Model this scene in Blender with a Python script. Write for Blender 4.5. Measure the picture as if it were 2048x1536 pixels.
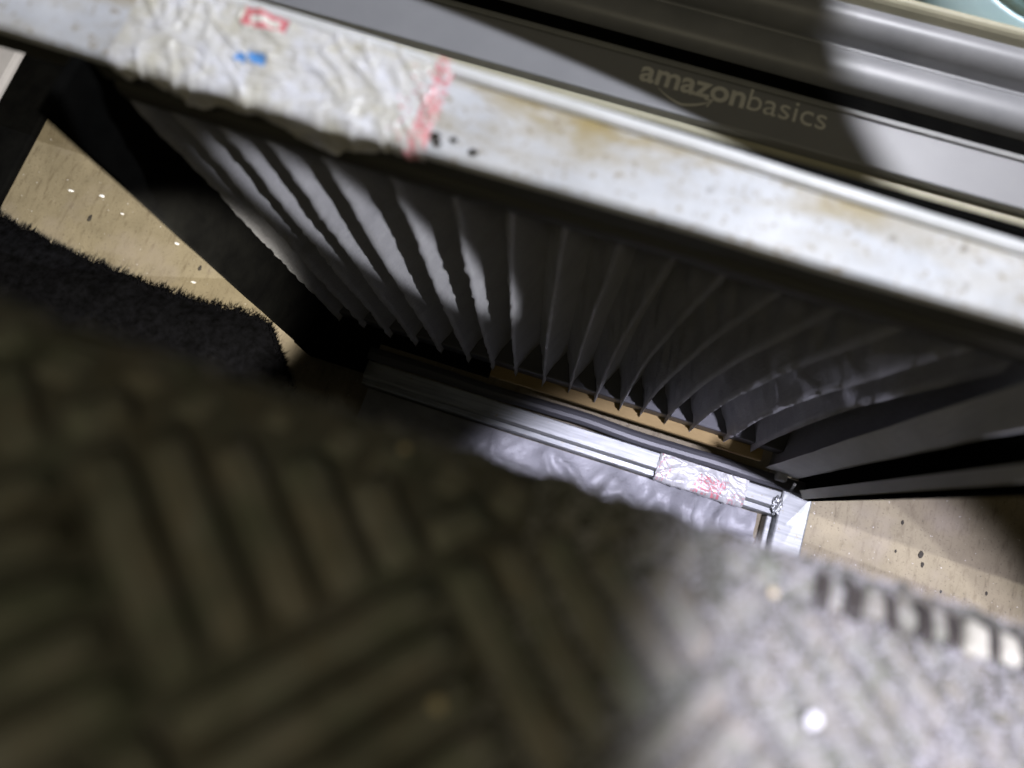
import bpy, bmesh, math, random
from mathutils import Vector, Matrix, noise

random.seed(7)
for o in list(bpy.data.objects):
    bpy.data.objects.remove(o)
sc = bpy.context.scene
col = sc.collection

# ------------------------------------------------------------------ camera
cam = bpy.data.cameras.new('camera')
cam.lens = 24.6; cam.sensor_width = 36.0
cam.clip_start = 0.005; cam.clip_end = 20
cam.dof.use_dof = True; cam.dof.focus_distance = 0.41; cam.dof.aperture_fstop = 5.0
cam_o = bpy.data.objects.new('camera', cam); col.objects.link(cam_o)
R = Matrix(((0.95043, -0.30048, 0.07997), (0.31074, 0.92708, -0.20968), (-0.01114, 0.22413, 0.97449)))
cam_o.matrix_world = Matrix.Translation((0, 0, 0.47)) @ R.to_4x4()
sc.camera = cam_o

# ------------------------------------------------------------------ world + lamps
w = bpy.data.worlds.new('World'); sc.world = w; w.use_nodes = True
bg = w.node_tree.nodes['Background']
bg.inputs[0].default_value = (1.0, 0.93, 0.72, 1); bg.inputs[1].default_value = 0.022
sc.view_settings.view_transform = 'Standard'; sc.view_settings.look = 'None'
sc.view_settings.exposure = 0; sc.view_settings.gamma = 1

def spot(name, loc, aim, power, half_deg, color, blend=0.2, size=0.01, sx=1.0, sy=1.0, ref=(1, 0, 0), roll=0.0):
    """torch-like lamp; sx, sy flatten the beam (sx along the world X side of it)"""
    l = bpy.data.lights.new(name, 'SPOT'); l.energy = power; l.color = color
    l.spot_size = math.radians(half_deg * 2); l.spot_blend = blend; l.shadow_soft_size = size
    o = bpy.data.objects.new(name, l); col.objects.link(o)
    z = (Vector(loc) - Vector(aim)).normalized()
    ref = Vector(ref).normalized()
    x = (ref - z * ref.dot(z)).normalized(); y = z.cross(x)
    x, y = x * math.cos(roll) + y * math.sin(roll), y * math.cos(roll) - x * math.sin(roll)
    m = Matrix((x, y, z)).transposed().to_4x4()
    o.matrix_world = Matrix.Translation(loc) @ m @ Matrix.Diagonal((sx, sy, 1, 1))
    return o
COOL = (0.93, 0.93, 1.0)
WARM = (1.0, 0.90, 0.64)
NEUTRAL = (1.0, 0.94, 0.84)
# added soft fill lamp above the camera, for the mat's dark part
al = bpy.data.lights.new('soft_fill', 'AREA'); al.energy = 0.40; al.color = WARM; al.size = 0.14
al_o = bpy.data.objects.new('soft_fill', al); col.objects.link(al_o)
al_o.matrix_world = Matrix.Translation((0.02, -0.14, 0.80)) @ Matrix.Rotation(math.radians(18), 4, 'X')
# added lamp under the mat, makes the lit floor patch at the left
spot('floor_beam', (-0.12, -0.03, 0.33), (-0.330, 0.140, 0.0), 13, 21, NEUTRAL, 0.35, 0.004)
# added beam shaped to light the rail and the thing behind it
spot('rail_beam', (0.20, 0.24, 0.85), (0.0, 0.135, 0.285), 20, 26.6, (0.87, 0.90, 1.0), 0.05, 0.002, 1.0, 0.240, roll=math.radians(-8))
# added beam from the right for the lower frame and the lit mat
spot('frame_beam', (0.200, -0.03, 0.95), (0.153, -0.012, 0.10), 68, 13.0, (0.80, 0.79, 1.0), 0.35, 0.010, 1.0, 0.75)
# added narrow beam for the bright streak across the pleats
spot('pleat_beam', (0.20, -0.03, 0.62), (-0.0875, 0.10, 0.200), 20, 9.0, COOL, 0.6, 0.003, 1.0, 0.135, ref=(1, 0, -0.75))
# added beam for the bright far right of the thing behind the rail
spot('back_beam', (0.22, 0.50, 0.80), (0.258, 0.368, 0.2), 26, 20, COOL, 0.05, 0.008)

# ------------------------------------------------------------------ helpers
def link(name, me, parent=None, label=None, cat=None, group=None, kind=None):
    o = bpy.data.objects.new(name, me); col.objects.link(o)
    if parent: o.parent = parent
    if label: o['label'] = label
    if cat: o['category'] = cat
    if group: o['group'] = group
    if kind: o['kind'] = kind
    return o
def empty(name, label, cat, loc=(0, 0, 0), group=None):
    o = link(name, None, None, label, cat, group); o.location = loc; o.empty_display_size = 0.02
    return o
def mesh(name, verts, faces, mat, smooth=False):
    me = bpy.data.meshes.new(name); me.from_pydata([tuple(v) for v in verts], [], faces)
    me.materials.append(mat)
    if smooth:
        me.polygons.foreach_set('use_smooth', [True] * len(me.polygons))
    me.update(); return me
def fix(me):
    bm = bmesh.new(); bm.from_mesh(me); bmesh.ops.recalc_face_normals(bm, faces=bm.faces); bm.to_mesh(me); bm.free(); return me
def box(name, a, b, mat, bev=0.0008, seg=2):
    bm = bmesh.new(); bmesh.ops.create_cube(bm, size=1)
    a = Vector(a); b = Vector(b)
    for v in bm.verts:
        v.co = Vector((a[i] + (b[i] - a[i]) * (v.co[i] + 0.5) for i in range(3)))
    if bev: bmesh.ops.bevel(bm, geom=bm.edges[:], offset=bev, segments=seg, affect='EDGES', profile=0.5)
    me = bpy.data.meshes.new(name); bm.to_mesh(me); bm.free(); me.materials.append(mat); return me
def slab(name, quad, thick, mat, n=10, wob=0.0, seed=0):
    """a board through four corners (top a, top b, bottom b, bottom a), subdivided, with thickness"""
    a, b, c, d = [Vector(q) for q in quad]
    nrm = (b - a).cross(d - a).normalized()
    vs = []; fs = []
    for side in (0, 1):
        for i in range(n + 1):
            t = i / n
            for j in range(5):
                s = j / 4
                p = (a.lerp(b, s)).lerp(d.lerp(c, s), t)
                k = noise.noise(p * 60 + Vector((seed, 0, 0))) * wob
                vs.append(p + nrm * (k - side * thick))
    st = (n + 1) * 5
    for i in range(n):
        for j in range(4):
            q = i * 5 + j
            fs.append((q, q + 1, q + 6, q + 5)); fs.append((st + q, st + q + 5, st + q + 6, st + q + 1))
    for i in range(n):
        q = i * 5; fs.append((q, q + 5, st + q + 5, st + q))
        q = i * 5 + 4; fs.append((q + 5, q, st + q, st + q + 5))
    for j in range(4):
        fs.append((j + 1, j, st + j, st + j + 1)); q = n * 5 + j; fs.append((q, q + 1, st + q + 1, st + q))
    return fix(mesh(name, vs, fs, mat))
def extrude_profile(name, prof, x0, x1, mat, n=40, smooth=True, wob=0.0):
    """closed (y, z) profile swept along X"""
    vs = []; fs = []; m = len(prof)
    for i in range(n + 1):
        x = x0 + (x1 - x0) * i / n
        dy = noise.noise(Vector((x * 25, 1.3, 0))) * wob; dz = noise.noise(Vector((x * 25, 7.3, 0))) * wob
        for (y, z) in prof: vs.append((x, y + dy, z + dz))
    for i in range(n):
        for j in range(m):
            k = (j + 1) % m
            fs.append((i * m + j, (i + 1) * m + j, (i + 1) * m + k, i * m + k))
    fs.append(tuple(range(m - 1, -1, -1))); fs.append(tuple(n * m + j for j in range(m)))
    me = fix(mesh(name, vs, fs, mat, False))
    if smooth:
        try: me.shade_smooth() if False else None
        except Exception: pass
    return me

# ------------------------------------------------------------------ materials
def nodes(name):
    m = bpy.data.materials.new(name); m.use_nodes = True
    nt = m.node_tree; b = nt.nodes['Principled BSDF']
    return m, nt, b
def tex_coord(nt, scale=(1, 1, 1)):
    tc = nt.nodes.new('ShaderNodeTexCoord'); mp = nt.nodes.new('ShaderNodeMapping')
    mp.inputs['Scale'].default_value = scale
    nt.links.new(tc.outputs['Object'], mp.inputs['Vector']); return mp.outputs['Vector']
def noise_tex(nt, vec, scale, detail=6, rough=0.6, dist=0.0):
    n = nt.nodes.new('ShaderNodeTexNoise'); n.inputs['Scale'].default_value = scale
    n.inputs['Detail'].default_value = detail; n.inputs['Roughness'].default_value = rough
    n.inputs['Distortion'].default_value = dist
    nt.links.new(vec, n.inputs['Vector']); return n.outputs['Fac']
def ramp(nt, fac, stops):
    r = nt.nodes.new('ShaderNodeValToRGB'); e = r.color_ramp.elements
    while len(e) < len(stops): e.new(0.5)
    for i, (p, c) in enumerate(stops):
        e[i].position = p; e[i].color = (c[0], c[1], c[2], 1) if not isinstance(c, (int, float)) else (c, c, c, 1)
    nt.links.new(fac, r.inputs['Fac']); return r.outputs['Color']
def mix(nt, fac, a, b, mode='MIX'):
    m = nt.nodes.new('ShaderNodeMix'); m.data_type = 'RGBA'; m.blend_type = mode
    for sock, v in ((m.inputs[0], fac), (m.inputs[6], a), (m.inputs[7], b)):
        if hasattr(v, 'is_linked') or hasattr(v, 'links'): nt.links.new(v, sock)
        elif isinstance(v, (int, float)): sock.default_value = v
        else: sock.default_value = (v[0], v[1], v[2], 1)
    return m.outputs[2]
def bump(nt, b, h, strength=0.3, dist=0.0005):
    bp = nt.nodes.new('ShaderNodeBump'); bp.inputs['Strength'].default_value = strength
    bp.inputs['Distance'].default_value = dist
    nt.links.new(h, bp.inputs['Height']); nt.links.new(bp.outputs['Normal'], b.inputs['Normal'])
def simple(name, c1, c2, scale=80, rough=0.6, metal=0.0, bs=0.3, bd=0.0005, spec=0.5, stretch=(1, 1, 1), bscale=None, rr=None):
    m, nt, b = nodes(name)
    v = tex_coord(nt, stretch)
    f = noise_tex(nt, v, scale)
    nt.links.new(ramp(nt, f, [(0.3, c1), (0.7, c2)]), b.inputs['Base Color'])
    b.inputs['Roughness'].default_value = rough; b.inputs['Metallic'].default_value = metal
    b.inputs['Specular IOR Level'].default_value = spec
    g = noise_tex(nt, v, bscale or scale * 4, 4)
    if bs: bump(nt, b, g, bs, bd)
    if rr:
        nt.links.new(ramp(nt, f, [(0.3, rr[0]), (0.7, rr[1])]), b.inputs['Roughness'])
    return m

# worn rail paint: off-white, ochre grime and dark specks
def rail_material():
    m, nt, b = nodes('worn_white_rail')
    v = tex_coord(nt); vs = tex_coord(nt, (0.35, 1, 1))
    base = ramp(nt, noise_tex(nt, v, 35), [(0.3, (0.47, 0.48, 0.50)), (0.7, (0.66, 0.67, 0.69))])
    grime = ramp(nt, noise_tex(nt, vs, 60, 8, 0.7, 0.6), [(0.42, 0.0), (0.60, 1.0)])
    # more grime towards the back edge (dirt that has gathered against the lip)
    sep = nt.nodes.new('ShaderNodeSeparateXYZ'); nt.links.new(v, sep.inputs[0])
    mr = nt.nodes.new('ShaderNodeMapRange'); mr.inputs[1].default_value = 0.103; mr.inputs[2].default_value = 0.123
    mr.inputs[3].default_value = 0.22; mr.inputs[4].default_value = 1.0
    nt.links.new(sep.outputs[1], mr.inputs[0])
    mg = nt.nodes.new('ShaderNodeMath'); mg.operation = 'MULTIPLY'
    nt.links.new(grime, mg.inputs[0]); nt.links.new(mr.outputs[0], mg.inputs[1])
    c = mix(nt, mg.outputs[0], base, (0.34, 0.26, 0.10))
    fine = ramp(nt, noise_tex(nt, v, 420, 3, 0.6), [(0.57, 0.0), (0.68, 0.75)])
    c = mix(nt, fine, c, (0.28, 0.22, 0.13))
    vor = nt.nodes.new('ShaderNodeTexVoronoi'); vor.inputs['Scale'].default_value = 110; nt.links.new(v, vor.inputs['Vector'])
    sp = ramp(nt, vor.outputs['Distance'], [(0.05, 1.0), (0.20, 0.0)])
    msk = ramp(nt, noise_tex(nt, v, 70, 2), [(0.5, 0.0), (0.6, 0.8)])
    mm = nt.nodes.new('ShaderNodeMath'); mm.operation = 'MULTIPLY'; nt.links.new(sp, mm.inputs[0]); nt.links.new(msk, mm.inputs[1])
    c = mix(nt, mm.outputs[0], c, (0.10, 0.07, 0.035))
    nt.links.new(c, b.inputs['Base Color'])
    b.inputs['Roughness'].default_value = 0.38
    bump(nt, b, noise_tex(nt, v, 260, 6, 0.7), 0.35, 0.0006)
    return m
RAIL = rail_material()

def print_material(name, base1, base2, rough, metal=0.0):
    """tape: print colours come from a colour attribute, dirt from noise"""
    m, nt, b = nodes(name)
    v = tex_coord(nt)
    at = nt.nodes.new('ShaderNodeAttribute'); at.attribute_name = 'print'
    base = ramp(nt, noise_tex(nt, v, 90, 6, 0.65, 0.5), [(0.35, base1), (0.65, base2)])
    c = mix(nt, at.outputs['Alpha'], base, at.outputs['Color'])
    d = ramp(nt, noise_tex(nt, v, 300, 5, 0.7), [(0.55, 0.0), (0.72, 0.55)])
    c = mix(nt, d, c, (0.32, 0.27, 0.16))
    nt.links.new(c, b.inputs['Base Color']); b.inputs['Roughness'].default_value = rough; b.inputs['Metallic'].default_value = metal
    bump(nt, b, noise_tex(nt, v, 350, 5, 0.6, 0.8), 0.4, 0.0008)
    return m
TAPE = print_material('wrinkled_white_tape', (0.60, 0.57, 0.47), (0.74, 0.74, 0.78), 0.22)
FOILTAPE = print_material('wrinkled_foil_tape', (0.40, 0.40, 0.39), (0.62, 0.62, 0.61), 0.3, 0.1)

BLACKP = simple('black_plastic', (0.003, 0.003, 0.003), (0.006, 0.006, 0.0055), 60, 0.95, spec=0.0)
FLANGE = simple('dark_rail_flange', (0.045, 0.043, 0.036), (0.075, 0.072, 0.06), 40, 0.6, stretch=(0.08, 1, 3), spec=0.3)
PLEAT = None
def pleat_material():
    m, nt, b = nodes('pleated_charcoal_paper')
    v = tex_coord(nt); vx = tex_coord(nt, (1, 1, 0.25))
    c = ramp(nt, noise_tex(nt, v, 45), [(0.3, (0.17, 0.17, 0.182)), (0.7, (0.245, 0.245, 0.255))])
    nt.links.new(c, b.inputs['Base Color']); b.inputs['Roughness'].default_value = 0.5
    b.inputs['Specular IOR Level'].default_value = 0.45
    b.inputs['Sheen Weight'].default_value = 0.25; b.inputs['Sheen Roughness'].default_value = 0.4
    h = mix(nt, 0.5, noise_tex(nt, v, 900, 3), noise_tex(nt, tex_coord(nt, (1, 1, 3)), 160, 5, 0.7, 0.6))
    bump(nt, b, h, 0.9, 0.0012); return m
PLEAT = pleat_material()
GREYP = simple('grey_side_board', (0.42, 0.42, 0.41), (0.52, 0.52, 0.50), 50, 0.6)
OLIVEP = simple('olive_grey_strip', (0.32, 0.31, 0.25), (0.44, 0.42, 0.34), 60, 0.6, stretch=(1, 1, 0.2))
CARD = simple('tan_card_strip', (0.22, 0.15, 0.055), (0.30, 0.21, 0.085), 120, 0.75, stretch=(0.3, 1, 1))
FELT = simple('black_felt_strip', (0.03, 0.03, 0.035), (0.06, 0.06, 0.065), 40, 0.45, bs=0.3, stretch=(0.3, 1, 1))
def alu_material():
    m, nt, b = nodes('scratched_aluminium')
    v = tex_coord(nt, (0.06, 1, 1)); v2 = tex_coord(nt)
    f = noise_tex(nt, v, 500, 5)
    c = ramp(nt, f, [(0.3, (0.21, 0.22, 0.215)), (0.7, (0.35, 0.36, 0.35))])
    sp = ramp(nt, noise_tex(nt, v2, 330, 4, 0.7), [(0.62, 0.0), (0.70, 0.8)])
    c = mix(nt, sp, c, (0.24, 0.20, 0.10))
    nt.links.new(c, b.inputs['Base Color']); b.inputs['Metallic'].default_value = 0.55
    nt.links.new(ramp(nt, noise_tex(nt, v2, 60), [(0.3, 0.32), (0.7, 0.5)]), b.inputs['Roughness'])
    bump(nt, b, f, 0.25, 0.0003); return m
ALU = alu_material()
def foil_material():
    m, nt, b = nodes('crinkled_grey_film')
    v = tex_coord(nt)
    nt.links.new(ramp(nt, noise_tex(nt, v, 50), [(0.3, (0.24, 0.24, 0.25)), (0.7, (0.36, 0.36, 0.37))]), b.inputs['Base Color'])
    b.inputs['Metallic'].default_value = 0.0; b.inputs['Roughness'].default_value = 0.42
    bump(nt, b, noise_tex(nt, v, 160, 5, 0.6, 1.2), 0.5, 0.0015); return m
FOIL = foil_material()
def floor_material():
    m, nt, b = nodes('beige_floor')
    v = tex_coord(nt)
    c = ramp(nt, noise_tex(nt, v, 22, 8, 0.65), [(0.3, (0.155, 0.128, 0.078)), (0.7, (0.245, 0.205, 0.13))])
    st = ramp(nt, noise_tex(nt, tex_coord(nt, (1, 0.25, 1)), 260, 5, 0.7), [(0.52, 0.0), (0.72, 0.75)])
    c = mix(nt, st, c, (0.09, 0.065, 0.035))
    g = ramp(nt, noise_tex(nt, v, 700, 3), [(0.60, 0.0), (0.68, 0.7)])
    c = mix(nt, g, c, (0.06, 0.045, 0.03))
    wd_ = ramp(nt, noise_tex(nt, v, 330, 2), [(0.70, 0.0), (0.74, 0.8)])
    c = mix(nt, wd_, c, (0.55, 0.52, 0.48))
    pk = ramp(nt, noise_tex(nt, v, 16, 4), [(0.5, 0.0), (0.65, 0.5)])
    c = mix(nt, pk, c, (0.235, 0.198, 0.155))
    nt.links.new(c, b.inputs['Base Color']); b.inputs['Roughness'].default_value = 0.7
    bump(nt, b, noise_tex(nt, v, 500, 5), 0.3, 0.0005); return m
FLOOR = floor_material()
def mat_material(name, k):
    m, nt, b = nodes(name)
    v = tex_coord(nt)
    c = ramp(nt, noise_tex(nt, v, 55, 5, 0.6), [(0.32, (0.10 * k, 0.10 * k, 0.078 * k)), (0.5, (0.16 * k, 0.155 * k, 0.122 * k)), (0.68, (0.20 * k, 0.192 * k, 0.162 * k))])
    hue = ramp(nt, noise_tex(nt, v, 90, 3), [(0.35, (1.0, 0.86, 0.72)), (0.5, (1, 1, 1)), (0.65, (0.82, 1.0, 0.80))])
    c = mix(nt, 0.4, c, hue, 'MULTIPLY')
    nt.links.new(c, b.inputs['Base Color']); b.inputs['Roughness'].default_value = 0.8
    b.inputs['Specular IOR Level'].default_value = 0.2
    bump(nt, b, noise_tex(nt, v, 420, 5, 0.7), 0.7, 0.0012); return m
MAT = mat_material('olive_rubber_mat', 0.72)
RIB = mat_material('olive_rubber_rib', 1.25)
FRINGE = simple('pale_fibre', (0.20, 0.195, 0.18), (0.34, 0.33, 0.32), 60, 0.8, bs=0)
CREAM = simple('cream_fibre_rib', (0.30, 0.29, 0.22), (0.46, 0.44, 0.35), 90, 0.75, bs=0.5)
APPL = simple('dark_grey_plastic', (0.265, 0.265, 0.275), (0.30, 0.30, 0.31), 30, 0.42, bs=0.15, bd=0.0002, bscale=1500)
APPL2 = simple('glossy_grey_plastic', (0.22, 0.225, 0.235), (0.31, 0.31, 0.32), 30, 0.42, bs=0.1, bd=0.0003)
TRIM = simple('grey_trim', (0.24, 0.24, 0.24), (0.30, 0.30, 0.29), 40, 0.45)
SHELF = simple('pale_beige_shelf', (0.40, 0.38, 0.27), (0.50, 0.47, 0.34), 40, 0.6)
LETTER = simple('pale_grey_lettering', (0.78, 0.76, 0.70), (0.85, 0.83, 0.78), 200, 0.5, bs=0)
TEAL = simple('pale_teal_plastic', (0.45, 0.66, 0.72), (0.62, 0.80, 0.84), 20, 0.35)
PALE = simple('pale_grey_board', (0.50, 0.49, 0.52), (0.62, 0.61, 0.63), 30, 0.6)
BROWN = simple('brown_cardboard', (0.24, 0.16, 0.05), (0.34, 0.23, 0.09), 60, 0.8)
WHITE = simple('white_paper', (0.75, 0.74, 0.72), (0.85, 0.84, 0.83), 200, 0.7, bs=0)
TANC = simple('tan_crumb', (0.45, 0.38, 0.22), (0.6, 0.5, 0.32), 200, 0.8, bs=0)
DIRT_SHADE = simple('dark_dirt_and_shade', (0.018, 0.015, 0.011), (0.04, 0.033, 0.024), 300, 0.9, bs=0)

# ------------------------------------------------------------------ setting: floor
N = 24
vs = []; fs = []
for i in range(N + 1):
    for j in range(N + 1):
        vs.append((-1.6 + 3.2 * i / N, -1.4 + 2.8 * j / N, 0))
for i in range(N):
    for j in range(N):
        q = i * (N + 1) + j; fs.append((q, q + N + 1, q + N + 2, q + 1))
link('floor', mesh('floor', vs, fs, FLOOR), kind='structure')

# ------------------------------------------------------------------ pleated filter box
fb = empty('pleated_filter_box', 'tall box frame with black accordion pleats under a worn white top rail', 'filter', (0, 0.1, 0))
def part(name, me, parent=fb, **k):
    o = link(name, me, None, **k); o.parent = parent
    o.matrix_parent_inverse = Matrix.Translation(-parent.matrix_world.translation) if parent.parent is None else Matrix()
    return o
fb.matrix_world = Matrix.Translation((0, 0.1, 0))
bpy.context.view_layer.update()

X0, X1 = -0.36, 0.34
# top rail: thin top plate with rounded front edge
prof = [(0.0985, 0.2815), (0.0990, 0.2838), (0.1002, 0.2850), (0.112, 0.2852), (0.1275, 0.2850), (0.1285, 0.2843), (0.1285, 0.2815)]
top = part('top_rail', extrude_profile('top_rail', prof, X0, X1, RAIL, 90, wob=0.0004))
# rounded lip along its back edge
lp = [(0.1268 + 0.0022 * math.cos(a), 0.2853 + 0.0024 * math.sin(a)) for a in [i * math.tau / 12 for i in range(12)]]
lip = part('rail_lip', extrude_profile('rail_lip', lp, X0, X1, simple('white_lip', (0.66, 0.66, 0.64), (0.80, 0.80, 0.80), 60, 0.35), 60, wob=0.0004))
# the rail narrows towards the right
for o_ in (top, lip):
    for v in o_.data.vertices:
        if v.co.y > 0.12: v.co.y += 0.0020 - 0.036 * max(0.0, v.co.x + 0.12)
# dark front flange in two stacked strips
part('rail_flange', box('rail_flange', (X0, 0.0995, 0.2705), (X1, 0.1045, 0.2812), FLANGE, 0.0006))
part('seal_strip', extrude_profile('seal_strip', [(0.0985, 0.2628), (0.0983, 0.2670), (0.0990, 0.2702), (0.1040, 0.2702), (0.1040, 0.2628)], -0.172, X1, FLANGE, 80, wob=0.0006))
# black board behind the pleats
part('back_board', box('back_board', (-0.185, 0.1285, 0.02), (0.15, 0.132, 0.280), BLACKP, 0))

tops = [-0.1725, -0.1560, -0.1386, -0.1212, -0.1017, -0.0770, -0.0562, -0.0356, -0.0172, 0.0016, 0.0196, 0.0370, 0.0556, 0.0747, 0.0947, 0.1161]
bots = [-0.1560, -0.1390, -0.1218, -0.1035, -0.0864, -0.0673, -0.0510, -0.0357, -0.0170, 0.0000, 0.0176, 0.0344, 0.0480, 0.0639, 0.0804, 0.1023]
tops += [0.1330]; bots += [0.1200]
def pleat(i):
    """one fold: valley - ridge - valley, with a frayed ridge and crinkled faces"""
    def xr(k, t):
        k0 = max(0, min(len(tops) - 1, k)); a, b = tops[k0], bots[k0]
        if k < 0: a -= 0.018; b -= 0.018
        if k >= len(tops): a += 0.006; b += 0.014
        bow = -0.0075 * math.sin(math.pi * t) * min(1, max(0, a) / 0.09) - 0.001 * math.sin(math.pi * t)
        return a + (b - a) * t + bow
    nz, ny = 72, 14
    vs = []; fs = []
    for r in range(nz + 1):
        t = r / nz
        x = xr(i, t); xl = 0.5 * (xr(i - 1, t) + x); xg = 0.5 * (xr(i + 1, t) + x)
        z = 0.2665 + (0.0305 - 0.2665) * t
        for j in range(ny + 1):
            s = j / ny * 2 - 1                    # -1 left valley, 0 ridge, 1 right valley
            a = abs(s)
            xv = xl if s < 0 else xg
            px = x + (xv - x) * (a ** 1.15)
            py = 0.0992 + 0.0235 * (a ** 0.92)
            p = Vector((px, py, z))
            crink = noise.noise(Vector((i * 9.1 + s * 2.5, z * 95, s))) * 0.0015 + noise.noise(Vector((i * 5.7 + s * 3, z * 330 + s * 30, s * 5))) * 0.0009
            fray = noise.noise(Vector((i * 3.3, z * 700, 0))) * 0.0005 + noise.noise(Vector((i * 3.3, z * 160, 4))) * 0.0007
            wgt = a * (1 - a) * 4
            p.y += crink * wgt + (fray if j == ny // 2 else 0) + 0.0012 * noise.noise(Vector((i * 2.2, z * 22, 8))) * (1 - a)
            p.x += crink * wgt * 0.8 + (fray * 0.9 if j == ny // 2 else 0)
            # lower ends are pinched forward into a point
            if t > 0.93:
                k = (t - 0.93) / 0.07
                p.z += a * 0.002 * k
            vs.append(p)
    w_ = ny + 1
    for r in range(nz):
        for j in range(ny):
            q = r * w_ + j; fs.append((q, q + w_, q + w_ + 1, q + 1))
    return mesh('pleat', vs, fs, PLEAT, True)
for i in range(len(tops)):
    part('pleat', pleat(i))

# ledge of tan card below the pleats and felt strip in front of it
part('ledge', box('ledge', (-0.160, 0.0948, 0.0240), (-0.0525, 0.128, 0.0298), BLACKP, 0.0005))  # left run of the ledge coloured black for the shade there
part('card_strip', box('card_strip', (-0.052, 0.0958, 0.0255), (0.128, 0.128, 0.0300), CARD, 0.0008))
fp = [(0.0845 + 0.0040 + 0.0045 * math.cos(a), 0.0185 + 0.0025 * math.sin(a)) for a in [i * math.tau / 12 for i in range(12)]]
part('shadow_board', box('shadow_board', (-0.160, 0.1030, 0.0302), (0.150, 0.128, 0.0420), FELT, 0.001))  # dark board put in for the shade between the pleat ends
part('felt_strip', extrude_profile('felt_strip', fp, -0.150, 0.162, FELT, 60, wob=0.0014))
# left side boards (black) and right side boards
part('side_board', slab('side_board', [(-0.1805, 0.0770, 0.2815), (-0.1765, 0.1285, 0.2815), (-0.1600, 0.1285, 0.0), (-0.1790, 0.0775, 0.0)], 0.004, BLACKP, 12, 0.0006), label='black left side board')
part('side_board', slab('side_board', [(0.1246, 0.0880, 0.2860), (0.1262, 0.0742, 0.2860), (0.1545, 0.0935, 0.022), (0.1355, 0.0945, 0.022)], 0.002, GREYP, 16, 0.0010, 3), label='grey right side board')
part('side_board', slab('side_board', [(0.1345, 0.1010, 0.2815), (0.1335, 0.0570, 0.2815), (0.1680, 0.0840, 0.004), (0.1640, 0.1010, 0.004)], 0.003, BLACKP, 10, 0.0), label='black outer right board')
part('side_board', slab('side_board', [(0.1360, 0.1290, 0.2815), (0.1300, 0.0885, 0.2860), (0.1375, 0.0950, 0.020), (0.1420, 0.1290, 0.020)], 0.002, PLEAT, 10, 0.0004, 9), label='dark grey inner right board')
part('edge_strip', slab('edge_strip', [(0.1275, 0.0640, 0.2880), (0.1285, 0.0592, 0.2880), (0.1660, 0.0840, 0.012), (0.1620, 0.0885, 0.012)], 0.003, OLIVEP, 12, 0.0005, 5), label='olive grey edge strip')
part('shade_block', box('shade_block', (-0.1800, 0.0765, 0.0), (-0.1345, 0.128, 0.034), BLACKP, 0.001))  # black block added to deepen the shade at the board's foot
# black bar on the floor beside the box
link('black_bar', box('black_bar', (-0.4760, -0.25, 0.0), (-0.4385, 0.34, 0.0060), BLACKP, 0.0015), label='flat black bar lying on the floor at the left picture edge', cat='bar')

# tape wrapped over the rail: wrinkled, ragged hanging edge, printed marks
def tape(name, x0, x1, yb, yf, zt, nx, ny, amp, sag, seed, mat, printer, drop):
    vs = []; cols = []; fs = []
    S = Vector((seed, seed * 1.7, 0))
    for i in range(nx + 1):
        s = i / nx; x = x0 + (x1 - x0) * s
        rag = sag(s)
        path = (yb - yf) + drop * rag
        for j in range(ny + 1):
            d = path * j / ny
            y = yb - d; z = zt
            if y < yf:
                over = yf - y; y = yf - 0.0012 - min(over, 0.0015) * 0.4; z = zt - over
            P = Vector((x * 95, y * 95, z * 95)) + S
            warp = noise.noise(P * 0.35) * 1.6
            c1 = (1 - abs(noise.noise(Vector((P.x * 0.95 + P.y * 0.5 + warp, P.y * 0.40 - P.x * 0.2, 0))))) ** 7
            c2 = (1 - abs(noise.noise(Vector((P.x * 0.5 - P.y * 1.0, P.y * 0.8 + P.x * 0.4 + warp, 5))))) ** 9
            c3 = (1 - abs(noise.noise(Vector((P.x * 2.1 + warp, P.y * 2.3, 3))))) ** 6
            fade = min(1, s / 0.03, (1 - s) / 0.03)
            h = amp * (0.9 * c1 + 0.7 * c2 + 0.35 * c3) * (0.15 + 0.85 * fade)
            if y > yf: z += h + 0.0006
            else: y -= abs(h) * 0.8; z += 0.0
            if j == ny: x2 = x + 0.0008 * noise.noise(Vector((s * 60, 2, 2)))
            else: x2 = x
            vs.append((x2 + 0.0006 * noise.noise(Vector((y * 400, seed, i // nx))) * (1 if i in (0, nx) else 0), y, z))
            cols.append(printer(s, d / (yb - yf), x, y))
    w_ = ny + 1
    for i in range(nx):
        for j in range(ny):
            q = i * w_ + j; fs.append((q, q + 1, q + w_ + 1, q + w_))
    me = mesh(name, vs, fs, mat, True)
    at = me.color_attributes.new('print', 'FLOAT_COLOR', 'POINT')
    at.data.foreach_set('color', [c for q in cols for c in q])
    return me
RED = (0.72, 0.10, 0.14); BLUE = (0.05, 0.30, 0.75)
def pr_top(s, d, x, y):
    n = noise.noise(Vector((x * 300, y * 300, 0)))
    n2 = noise.noise(Vector((x * 700, y * 700, 3)))
    if s > 0.945 and n2 > -0.15: return (*RED, 0.55 + 0.3 * n2)
    if 0.87 < s < 0.95 and 0.15 < d and n2 > 0.35: return (*RED, 0.6)
    bx0, bx1, by0, by1 = 0.335, 0.475, 0.02, 0.24
    e = 0.022
    if bx0 < s < bx1 and by0 < d < by1:
        if (s < bx0 + e or s > bx1 - e or d < by0 + 0.07 or d > by1 - 0.07) and n > -0.3: return (*RED, 0.8)
        return (0.85, 0.82, 0.74, 0.8)
    for (cs, cd, r) in ((0.385, 0.62, 0.018), (0.436, 0.58, 0.024), (0.41, 0.555, 0.012)):
        if abs(s - cs) < r and abs(d - cd) < r * 2.6 + 0.03 * n2: return (*BLUE, 0.9)
    return (0, 0, 0, 0)
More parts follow.
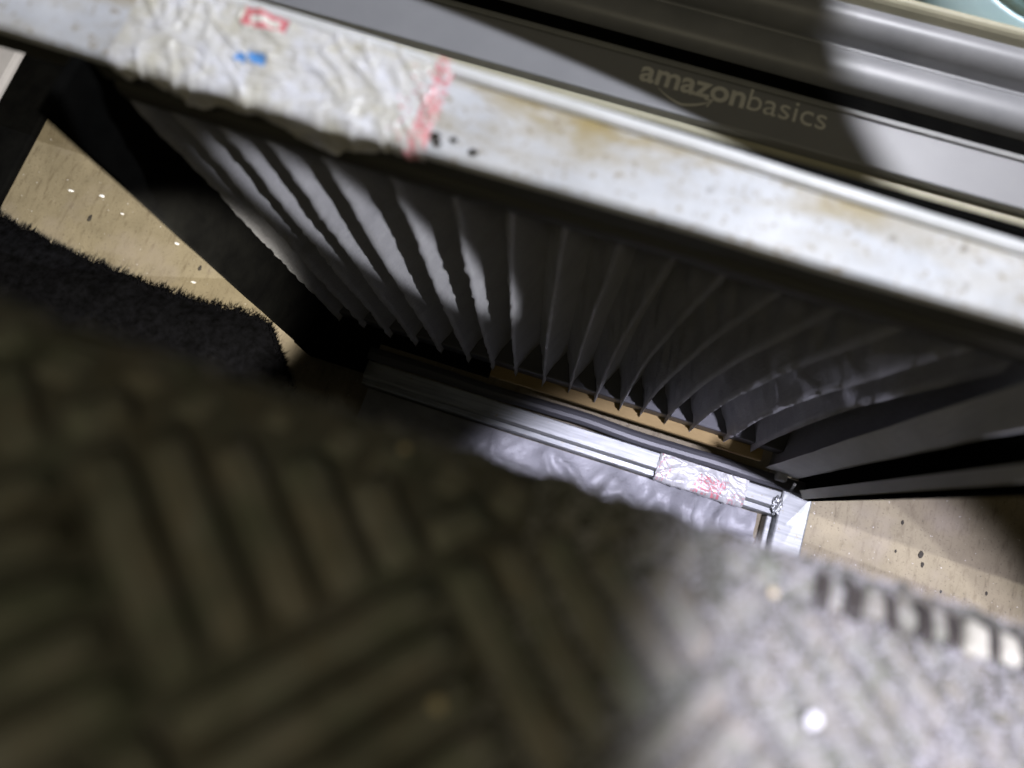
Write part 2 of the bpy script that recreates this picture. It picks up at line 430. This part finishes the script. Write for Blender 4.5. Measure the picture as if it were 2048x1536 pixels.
def sag_top(s):
    r = 0.25 + 0.35 * (noise.noise(Vector((s * 14, 0, 0))) + 0.5)
    if s < 0.45: r += 0.55 * math.exp(-((s - 0.27) / 0.09) ** 2)
    r += 0.9 * math.exp(-((s - 0.66) / 0.13) ** 2)
    return max(0.1, min(1.5, r))
part('tape', tape('tape', -0.1640, -0.0612, 0.1283, 0.0992, 0.2858, 220, 70, 0.0014, sag_top, 3.1, TAPE, pr_top, 0.011), top, label='wrinkled white tape with red and blue print')
# smudges of dark glue beside the tape
for (sx_, sy_, r_) in ((-0.0545, 0.1046, 0.0011), (-0.0478, 0.1024, 0.0014), (-0.0600, 0.1040, 0.0018), (-0.0588, 0.1020, 0.0013)):
    bm = bmesh.new(); bmesh.ops.create_icosphere(bm, subdivisions=2, radius=r_)
    for v in bm.verts: v.co = Vector((v.co.x * (1 + 0.9 * noise.noise(v.co * 900 + Vector((sx_ * 900, 0, 0)))), v.co.y * 0.8, v.co.z * 0.25))
    me = bpy.data.meshes.new('glue_spot'); bm.to_mesh(me); bm.free(); me.materials.append(DIRT_SHADE)
    o = part('glue_spot', me, top); o.location = (sx_, sy_, 0.2855)

# ------------------------------------------------------------------ lower aluminium frame
lf = empty('aluminium_frame', 'scratched aluminium frame lying on the floor below the pleats', 'frame', (0.0, 0.07, 0))
bpy.context.view_layer.update()
prof = [(0.0680, 0.0), (0.0680, 0.0125), (0.0685, 0.0132), (0.0715, 0.0132), (0.0722, 0.0150), (0.0735, 0.0160), (0.0830, 0.0160), (0.0838, 0.0152), (0.0838, 0.0)]
long_rail = part('long_rail', extrude_profile('long_rail', prof, -0.134, 0.1490, ALU, 60), lf)
part('end_rail', box('end_rail', (0.1495, -0.20, 0.0), (0.1690, 0.0885, 0.0165), ALU, 0.0012), lf)
part('inner_lip', box('inner_lip', (0.1455, -0.20, 0.0), (0.1492, 0.0675, 0.010), ALU, 0.0008), lf)
bm = bmesh.new(); bmesh.ops.create_icosphere(bm, subdivisions=4, radius=0.0045)
for v in bm.verts:
    v.co *= 1 + 0.35 * noise.noise(v.co * 500) + 0.2 * noise.noise(v.co * 1300); v.co.z *= 0.5; v.co.x *= 0.7; v.co.y *= 1.25
me = bpy.data.meshes.new('weld_bead'); bm.to_mesh(me); bm.free(); me.materials.append(ALU)
o = part('weld_bead', me, lf); o.location = (0.1478, 0.0745, 0.0165)
part('corner_bracket', box('corner_bracket', (0.141, 0.0885, 0.006), (0.1475, 0.0965, 0.026), simple('bracket_grey', (0.3, 0.3, 0.3), (0.4, 0.4, 0.4), 80, 0.4), 0.001), lf)
def pr_low(s, d, x, y):
    n2 = noise.noise(Vector((x * 900, y * 900, 3))); n = noise.noise(Vector((x * 400, y * 400, 9)))
    if s < 0.16 and n2 > 0.2: return (*RED, 0.5)
    if abs(s - 0.62 + 0.1 * (d - 0.5)) < 0.16 and 0.35 < d < 1.05 and n2 > 0.0: return (*RED, 0.7)
    if s > 0.8 and d > 0.7 and n2 > 0.2: return (*RED, 0.5)
    return (0, 0, 0, 0)
part('foil_tape', tape('foil_tape', 0.0690, 0.1275, 0.0838, 0.0682, 0.0162, 130, 40, 0.0011, lambda s: 0.6 + 0.5 * noise.noise(Vector((s * 9, 5, 0))), 8.8, FOILTAPE, pr_low, 0.008), long_rail, label='crumpled foil tape with red print')

# grey film inside the frame
NX, NY = 150, 70
vs = []; fs = []
for i in range(NX + 1):
    for j in range(NY + 1):
        x = -0.131 + (0.141 + 0.131) * i / NX; y = -0.09 + (0.0672 + 0.09) * j / NY
        q = Vector((x, y, 0))
        k = min(1, max(0.08, (x + 0.10) / 0.14))
        wp = noise.noise(q * 22) * 1.3
        rid = (1 - abs(noise.noise(Vector((x * 34 + y * 30 + wp, y * 20 - x * 8, 1))))) ** 5
        rid2 = (1 - abs(noise.noise(Vector((x * 100 - y * 60, y * 80 + x * 40 + wp, 4))))) ** 5
        z = 0.0030 + k * (0.0110 * rid + 0.0030 * rid2) + 0.002 * noise.noise(q * 18)
        if y > 0.058: z = z * (1 - (y - 0.058) / 0.012) + 0.004 * (y - 0.058) / 0.012
        vs.append((x, y, max(0.0015, z)))
for i in range(NX):
    for j in range(NY):
        q = i * (NY + 1) + j; fs.append((q, q + NY + 1, q + NY + 2, q + 1))
link('plastic_film', mesh('plastic_film', vs, fs, FOIL, True), label='crinkled grey plastic film spread inside the aluminium frame', cat='plastic film')

# ------------------------------------------------------------------ dark appliance behind the rail
ap = empty('branded_appliance', 'dark grey plastic appliance with pale lettering behind the white rail', 'appliance', (0.03, 0.24, 0.0))
bpy.context.view_layer.update()
AX0, AX1 = -0.36, 0.42
front_panel = part('front_panel', box('front_panel', (AX0, 0.1945, 0.120), (AX1, 0.2165, 0.2000), APPL, 0.0010), ap)
part('panel_trim', box('panel_trim', (AX0, 0.2167, 0.130), (AX1, 0.2195, 0.2004), TRIM, 0.0006), ap)
part('slot_shade', box('slot_shade', (AX0, 0.2196, 0.10), (AX1, 0.2300, 0.1955), BLACKP, 0), ap)  # black filler puts the dark of the gap into colour
def dome(y0, y1, z0, zc, n=14, pw=0.6):
    pts = []
    for i in range(n + 1):
        a = math.pi * i / n
        pts.append((0.5 * (y0 + y1) - 0.5 * (y1 - y0) * math.cos(a), z0 + (zc - z0) * (math.sin(a) ** pw)))
    return [(y0, 0.11)] + pts + [(y1, 0.11)]
me = extrude_profile('lower_roll', dome(0.2302, 0.2510, 0.190, 0.2030, 16, 0.5), AX0, AX1, APPL2, 40); part('lower_roll', me, ap)
part('roll_edge', extrude_profile('roll_edge', [(0.2465 + 0.0016 * math.cos(a), 0.2008 + 0.0018 * math.sin(a)) for a in [i * math.tau / 10 for i in range(10)]], AX0, AX1, APPL2, 30), ap)
part('upper_roll', extrude_profile('upper_roll', dome(0.2525, 0.2710, 0.190, 0.2070, 18, 0.7), AX0, AX1, APPL2, 40), ap)
part('base_shelf', box('base_shelf', (AX0, 0.1860, 0.150), (AX1, 0.1943, 0.1960), SHELF, 0.001), ap)
for p_ in ('lower_roll', 'upper_roll', 'roll_edge'):
    for pl in bpy.data.meshes[p_].polygons: pl.use_smooth = len(pl.vertices) == 4

def text_mesh(name, body, offset, shear, target_w, x0, y0, z):
    cu = bpy.data.curves.new(name, 'FONT'); cu.body = body; cu.size = 1; cu.extrude = 0.01; cu.offset = offset
    o = bpy.data.objects.new(name, cu); col.objects.link(o); bpy.context.view_layer.update()
    dg = bpy.context.evaluated_depsgraph_get()
    me = bpy.data.meshes.new_from_object(o.evaluated_get(dg)); bpy.data.objects.remove(o)
    xs = [v.co.x for v in me.vertices]; k = target_w / (max(xs) - min(xs)); mn = min(xs)
    for v in me.vertices: v.co = Vector((x0 + (v.co.x - mn) * k, y0 + v.co.y * k * 0.98, z + v.co.z * 0.02))
    me.materials.clear(); me.materials.append(LETTER); me.name = name; return me
part('lettering', text_mesh('lettering', 'amazon', 0.022, 0, 0.0470, -0.0120, 0.2055, 0.2003), front_panel, label='pale bold lettering amazon')
part('lettering', text_mesh('lettering', 'basics', -0.004, 0, 0.0345, 0.0362, 0.2055, 0.2003), front_panel, label='pale thin lettering basics')
# smile arrow under the word
vs = []; fs = []
n = 24; cx, w2 = 0.0090, 0.0118
for i in range(n + 1):
    s = i / n * 2 - 1
    x = cx + w2 * s; y = 0.2004 + 0.0036 * s * s - 0.0014 * (1 - abs(s)) ; th = 0.00075 * (1 - s * s * 0.75) * (0.7 + 0.3 * s) + 0.0001
    vs += [(x, y + th, 0.2005), (x, y - th, 0.2005)]
for i in range(n): fs.append((2 * i, 2 * i + 1, 2 * i + 3, 2 * i + 2))
b0 = len(vs)
ax_, ay_ = cx + w2 + 0.0008, 0.2045
vs += [(ax_ - 0.0040, ay_ + 0.0006, 0.2005), (ax_ - 0.0036, ay_ - 0.0002, 0.2005), (ax_ - 0.0006, ay_ - 0.0002, 0.2005), (ax_ + 0.0003, ay_ + 0.0007, 0.2005), (ax_ - 0.0016, ay_ - 0.0036, 0.2005), (ax_ - 0.0022, ay_ - 0.0032, 0.2005)]
fs += [(b0, b0 + 1, b0 + 2, b0 + 3), (b0 + 3, b0 + 2, b0 + 5, b0 + 4)]
me = mesh('smile_arrow', vs, fs, LETTER)
part('smile_arrow', me, front_panel)

# beige rail and teal tub behind the appliance, brown board, pale board on the left
link('beige_strip', extrude_profile('beige_strip', dome(0.2722, 0.2800, 0.190, 0.2050, 12, 0.5), -0.05, 0.42, SHELF, 20), label='pale beige strip behind the dark appliance, at the top right', cat='strip')
bm = bmesh.new(); bmesh.ops.create_cone(bm, cap_ends=True, segments=48, radius1=0.045, radius2=0.052, depth=0.11)
bmesh.ops.bevel(bm, geom=[e for e in bm.edges if len(e.link_faces) == 2 and abs(e.verts[0].co.z - e.verts[1].co.z) < 1e-6], offset=0.006, segments=4, affect='EDGES')
me = bpy.data.meshes.new('teal_tub'); bm.to_mesh(me); bm.free(); me.materials.append(TEAL)
for pl in me.polygons: pl.use_smooth = True
o = link('teal_tub', me, label='pale teal plastic tub at the top right corner', cat='tub'); o.location = (0.158, 0.3345, 0.150)
link('cardboard_flap', slab('cardboard_flap', [(0.04, 0.184, 0.100), (0.40, 0.184, 0.115), (0.40, 0.134, 0.110), (0.04, 0.134, 0.096)], 0.003, BROWN, 10, 0.002), label='brown cardboard flap in the gap behind the white rail', cat='cardboard')
link('pale_board', box('pale_board', (-0.80, -0.22, 0.0), (-0.4790, 0.50, 0.008), PALE, 0.003), label='pale grey board left of the black bar', cat='board')
# black ragged sheet in the shape of the mat's shadow on the floor
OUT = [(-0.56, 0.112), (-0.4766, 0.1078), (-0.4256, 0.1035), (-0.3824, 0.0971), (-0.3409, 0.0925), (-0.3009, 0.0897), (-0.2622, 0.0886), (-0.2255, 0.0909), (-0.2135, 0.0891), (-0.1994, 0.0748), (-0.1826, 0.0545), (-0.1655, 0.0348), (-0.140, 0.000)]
cl = empty('mat_shadow', 'black ragged sheet shaped as the mat shadow on the beige floor', 'shadow sheet', (-0.33, 0.02, 0))
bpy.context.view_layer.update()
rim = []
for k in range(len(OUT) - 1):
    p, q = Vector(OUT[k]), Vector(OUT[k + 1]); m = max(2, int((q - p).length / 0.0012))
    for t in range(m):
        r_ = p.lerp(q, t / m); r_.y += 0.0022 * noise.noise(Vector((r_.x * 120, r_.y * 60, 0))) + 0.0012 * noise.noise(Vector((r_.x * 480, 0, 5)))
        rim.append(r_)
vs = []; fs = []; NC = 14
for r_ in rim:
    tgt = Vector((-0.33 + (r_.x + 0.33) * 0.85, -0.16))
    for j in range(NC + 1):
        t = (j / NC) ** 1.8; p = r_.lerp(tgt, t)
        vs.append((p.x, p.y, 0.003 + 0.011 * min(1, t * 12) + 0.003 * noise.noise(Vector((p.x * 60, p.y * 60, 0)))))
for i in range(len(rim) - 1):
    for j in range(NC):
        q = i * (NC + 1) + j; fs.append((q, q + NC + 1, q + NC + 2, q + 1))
SHADOW_BLACK = simple('shadow_black', (0.002, 0.002, 0.002), (0.006, 0.006, 0.007), 200, 0.95, spec=0.0)
part('shadow_sheet', fix(mesh('shadow_sheet', vs, fs, SHADOW_BLACK, True)), cl)
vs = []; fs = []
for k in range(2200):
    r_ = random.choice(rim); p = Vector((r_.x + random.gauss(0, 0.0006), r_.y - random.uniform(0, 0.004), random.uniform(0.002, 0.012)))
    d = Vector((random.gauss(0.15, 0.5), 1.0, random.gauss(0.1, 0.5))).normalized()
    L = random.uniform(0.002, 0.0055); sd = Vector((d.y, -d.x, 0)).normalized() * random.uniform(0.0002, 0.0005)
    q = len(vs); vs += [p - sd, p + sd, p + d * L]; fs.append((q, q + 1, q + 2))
part('shadow_fibres', mesh('shadow_fibres', vs, fs, SHADOW_BLACK), cl, kind='stuff')

# ------------------------------------------------------------------ mat in the foreground
def edge_y(x): return 0.0146 + 0.0445 * x
def mat_z(x, y):
    e = min(0.374, 0.3305 - 0.3625 * x)
    k = min(1, max(0, (x + 0.10) / 0.26)); k = k * k * (3 - 2 * k)
    H = 0.030 + 0.062 * k
    wd = max(-0.004, edge_y(x) - y)
    return e + H * (1 - math.exp(-wd * 0.72 / H))
def mat_point(x, y, h=0.0):
    e = 0.0004
    n = Vector((-(mat_z(x + e, y) - mat_z(x - e, y)) / (2 * e), -(mat_z(x, y + e) - mat_z(x, y - e)) / (2 * e), 1)).normalized()
    return Vector((x, y, mat_z(x, y))) + n * h
mt = empty('ribbed_mat', 'dark olive ribbed rubber mat with frayed edge, blurred in the foreground', 'mat', (0.02, -0.04, 0.37))
bpy.context.view_layer.update()
vs = []; fs = []
NX, NY = 200, 60
for side in (0, 1):
    for i in range(NX + 1):
        x = -0.34 + 0.60 * i / NX
        for j in range(NY + 1):
            t = j / NY
            wd = 0.115 * t - (0.0022 * noise.noise(Vector((x * 130, 0, 0))) + 0.0014 * noise.noise(Vector((x * 420, 3, 0)))) * max(0, 1 - t * 12)
            y = edge_y(x) - wd
            vs.append(mat_point(x, y, -0.0030 * side + 0.0004 * noise.noise(Vector((x * 200, y * 200, 0)))))
st = (NX + 1) * (NY + 1)
for i in range(NX):
    for j in range(NY):
        q = i * (NY + 1) + j
        fs.append((q, q + 1, q + NY + 2, q + NY + 1)); fs.append((st + q, st + q + NY + 1, st + q + NY + 2, st + q + 1))
    q = i * (NY + 1); fs.append((q, q + NY + 1, st + q + NY + 1, st + q))
part('base_sheet', fix(mesh('base_sheet', vs, fs, MAT, True)), mt)
A = math.radians(-44)
PU = Vector((math.cos(A), math.sin(A))); QU = Vector((-math.sin(A), math.cos(A)))
CELL = 0.0395; NR = 5; C0 = Vector((-0.0410, -0.0080))
def rib(p0, p1, wid, hgt, mat):
    """a rounded moulded rib that follows the mat surface from p0 to p1"""
    d = (p1 - p0); L = d.length; d /= L; nrm = Vector((-d.y, d.x))
    vs = []; fs = []; n = 8; prof = ((-1, -0.2), (-0.88, 0.75), (-0.6, 1.0), (0.6, 1.0), (0.88, 0.75), (1, -0.2))
    for i in range(n + 1):
        t = i / n
        c = p0 + d * (L * t)
        k = 0.45 if i in (0, n) else 1.0
        wv = 0.0005 * noise.noise(Vector((c.x * 260, c.y * 260, 0)))
        hv = 1 + 0.3 * noise.noise(Vector((c.x * 180, c.y * 180, 6)))
        for (a, b) in prof:
            q = c + nrm * (wid * a * (0.6 + 0.4 * k) + wv)
            vs.append(mat_point(q.x, q.y, hgt * b * k * hv))
    m = len(prof)
    for i in range(n):
        for j in range(m - 1):
            fs.append((i * m + j, (i + 1) * m + j, (i + 1) * m + j + 1, i * m + j + 1))
    fs.append(tuple(range(m))); fs.append(tuple(n * m + j for j in range(m - 1, -1, -1)))
    return fix(mesh('rib', vs, fs, mat, True))
for i in range(-6, 10):
    for j in range(-5, 7):
        c = C0 + PU * (CELL * i) + QU * (CELL * j)
        if not (-0.135 < c.x < 0.19 and -0.085 < c.y < edge_y(c.x) + 0.01): continue
        along, across = (PU, QU) if (i + j) % 2 == 0 else (QU, PU)
        for k in range(NR):
            o_ = c + across * (CELL * ((k + 0.5) / NR - 0.5))
            a, b = o_ - along * (CELL * 0.46), o_ + along * (CELL * 0.46)
            # trim at the mat's border
            lim = 0.0105
            for _ in range(40):
                if edge_y(a.x) - a.y < lim: a += along * CELL * 0.025
                if edge_y(b.x) - b.y < lim: b -= along * CELL * 0.025
            if (b - a).dot(along) < 0.005: continue
            part('rib', rib(a, b, 0.0025 + 0.0006 * random.random(), (0.0017 + 0.0008 * random.random()) * max(0.12, min(1, 1 - (o_.x - 0.005) / 0.05)), RIB), mt)
# uneven short cross ribs along the border
x = -0.13
while x < 0.225:
    if x > 0.06:
        yy = edge_y(x + 0.0045) - 0.0030
        part('border_gap_shade', rib(Vector((x + 0.0046, yy)), Vector((x + 0.0030, yy - 0.0080)), 0.0018 + 0.0008 * random.random(), 0.0019, DIRT_SHADE), mt)  # dark rib painted in for the shaded gap between border ribs
    y0 = edge_y(x) - 0.0030 - 0.0012 * random.random(); L = 0.0060 * (0.6 + 0.8 * random.random())
    part('border_rib', rib(Vector((x, y0)), Vector((x - 0.0018 + 0.0015 * random.random(), y0 - L)), 0.0022 + 0.0012 * random.random(), (0.0016 if x > 0.075 else 0.0006) * (0.6 + 0.8 * random.random()), CREAM if x > 0.085 and random.random() < 0.6 else RIB), mt)
    x += 0.0078 + 0.004 * random.random()
# frayed fibres along the edge
vs = []; fs = []
for k in range(2600):
    x = random.uniform(-0.17, 0.24); y = edge_y(x) - random.uniform(-0.0008, 0.0022)
    p = mat_point(x, y, random.uniform(-0.003, 0.0004))
    L = random.uniform(0.0008, 0.0024); a = random.gauss(0, 0.5)
    d = Vector((math.sin(a), math.cos(a), random.gauss(-0.15, 0.5))).normalized()
    sd = Vector((d.y, -d.x, 0)).normalized() * random.uniform(0.00010, 0.00022)
    q = len(vs); vs += [p - sd, p + sd, p + d * L]; fs.append((q, q + 1, q + 2))
for k in range(11000):
    x = random.uniform(0.0, 0.22); y = edge_y(x) - random.uniform(0.011 if x > 0.085 else 0.0, 0.075)
    p = mat_point(x, y, random.uniform(0.0, 0.0012))
    L = random.uniform(0.0008, 0.0030); a = random.uniform(0, math.tau)
    d = Vector((math.sin(a), math.cos(a), random.uniform(0.1, 0.9))).normalized()
    sd = Vector((d.y, -d.x, 0)).normalized() * random.uniform(0.00012, 0.00040)
    q = len(vs); vs += [p - sd, p + sd, p + d * L]; fs.append((q, q + 1, q + 2))
part('frayed_fibres', mesh('frayed_fibres', vs, fs, FRINGE), mt, kind='stuff')

# ------------------------------------------------------------------ crumbs and chips
def crumb(name, label, loc, r, mat, group, sq=(1, 1, 0.6), seed=0.0, cat='crumb'):
    bm = bmesh.new(); bmesh.ops.create_icosphere(bm, subdivisions=2, radius=r)
    for v in bm.verts:
        k = 1 + 0.45 * noise.noise(v.co / r * 1.3 + Vector((seed, 0, 0)))
        v.co = Vector((v.co.x * sq[0], v.co.y * sq[1], v.co.z * sq[2])) * k
    me = bpy.data.meshes.new(name); bm.to_mesh(me); bm.free(); me.materials.append(mat)
    o = link(name, me, None, label, cat, group); o.location = loc; return o
def on_mat(x, y, h): return mat_point(x, y, h)
G = 'crumbs lying on the mat'
crumb('crumb', 'bright white crumb on the pale right part of the mat, near the bottom', on_mat(0.0600, -0.0143, 0.0026), 0.0013, WHITE, G, seed=1)
crumb('crumb', 'dull tan crumb on the dark ribs at the bottom of the mat', on_mat(-0.0054, -0.0270, 0.0028), 0.0011, TANC, G, seed=2)
crumb('crumb', 'tan crumb on the mat below the frame corner', on_mat(0.0515, 0.0060, 0.0020), 0.0009, TANC, G, seed=3)
crumb('crumb', 'tan crumb at the dark mat edge near the left end of the frame', on_mat(-0.0255, 0.0085, 0.0022), 0.0008, TANC, G, seed=4)
G = 'paper chips on the floor'
for k, (x, y, r, lab) in enumerate(((-0.3709, 0.1430, 0.0022, 'white oblong paper chip, uppermost on the lit beige floor'), (-0.3506, 0.1347, 0.0014, 'small white chip below the oblong paper chip'),
        (-0.3022, 0.1254, 0.0019, 'white chip on the floor close to the black side board'), (-0.2786, 0.1018, 0.0018, 'white chip on the floor near the mat shadow'),
        (-0.3950, 0.1400, 0.0022, 'pale chip leftmost on the lit beige floor'))):
    crumb('paper_chip', lab, (x, y, r * 0.35), r * 0.75, WHITE, G, (1.3, 0.6, 0.3), k * 3.3, 'paper chip')
G = 'dirt specks on the floor'
for k, (x, y, r, lab) in enumerate(((-0.3720, 0.1240, 0.0026, 'dark brown scrap on the lit floor at left'), (-0.2790, 0.1130, 0.0022, 'grey speck on the floor near the black side board'),
        (0.2487, 0.0750, 0.0026, 'largest dark speck on the beige floor at right'), (0.2510, 0.0690, 0.0018, 'dark speck just below the largest one at right'),
        (0.2337, 0.0915, 0.0016, 'dark speck on the right floor nearest the box'), (0.2652, 0.0560, 0.0012, 'tiny dark speck on the right floor near the mat'),
        (0.2330, 0.0720, 0.0012, 'tiny dark speck left of the largest one at right'), (0.2930, 0.0640, 0.0014, 'dark speck on the floor at the right picture edge'))):
    crumb('dirt_speck', lab, (x, y, r * 0.2), r, DIRT_SHADE, G, (0.55, 1.0, 0.2), k * 2.1, 'speck')
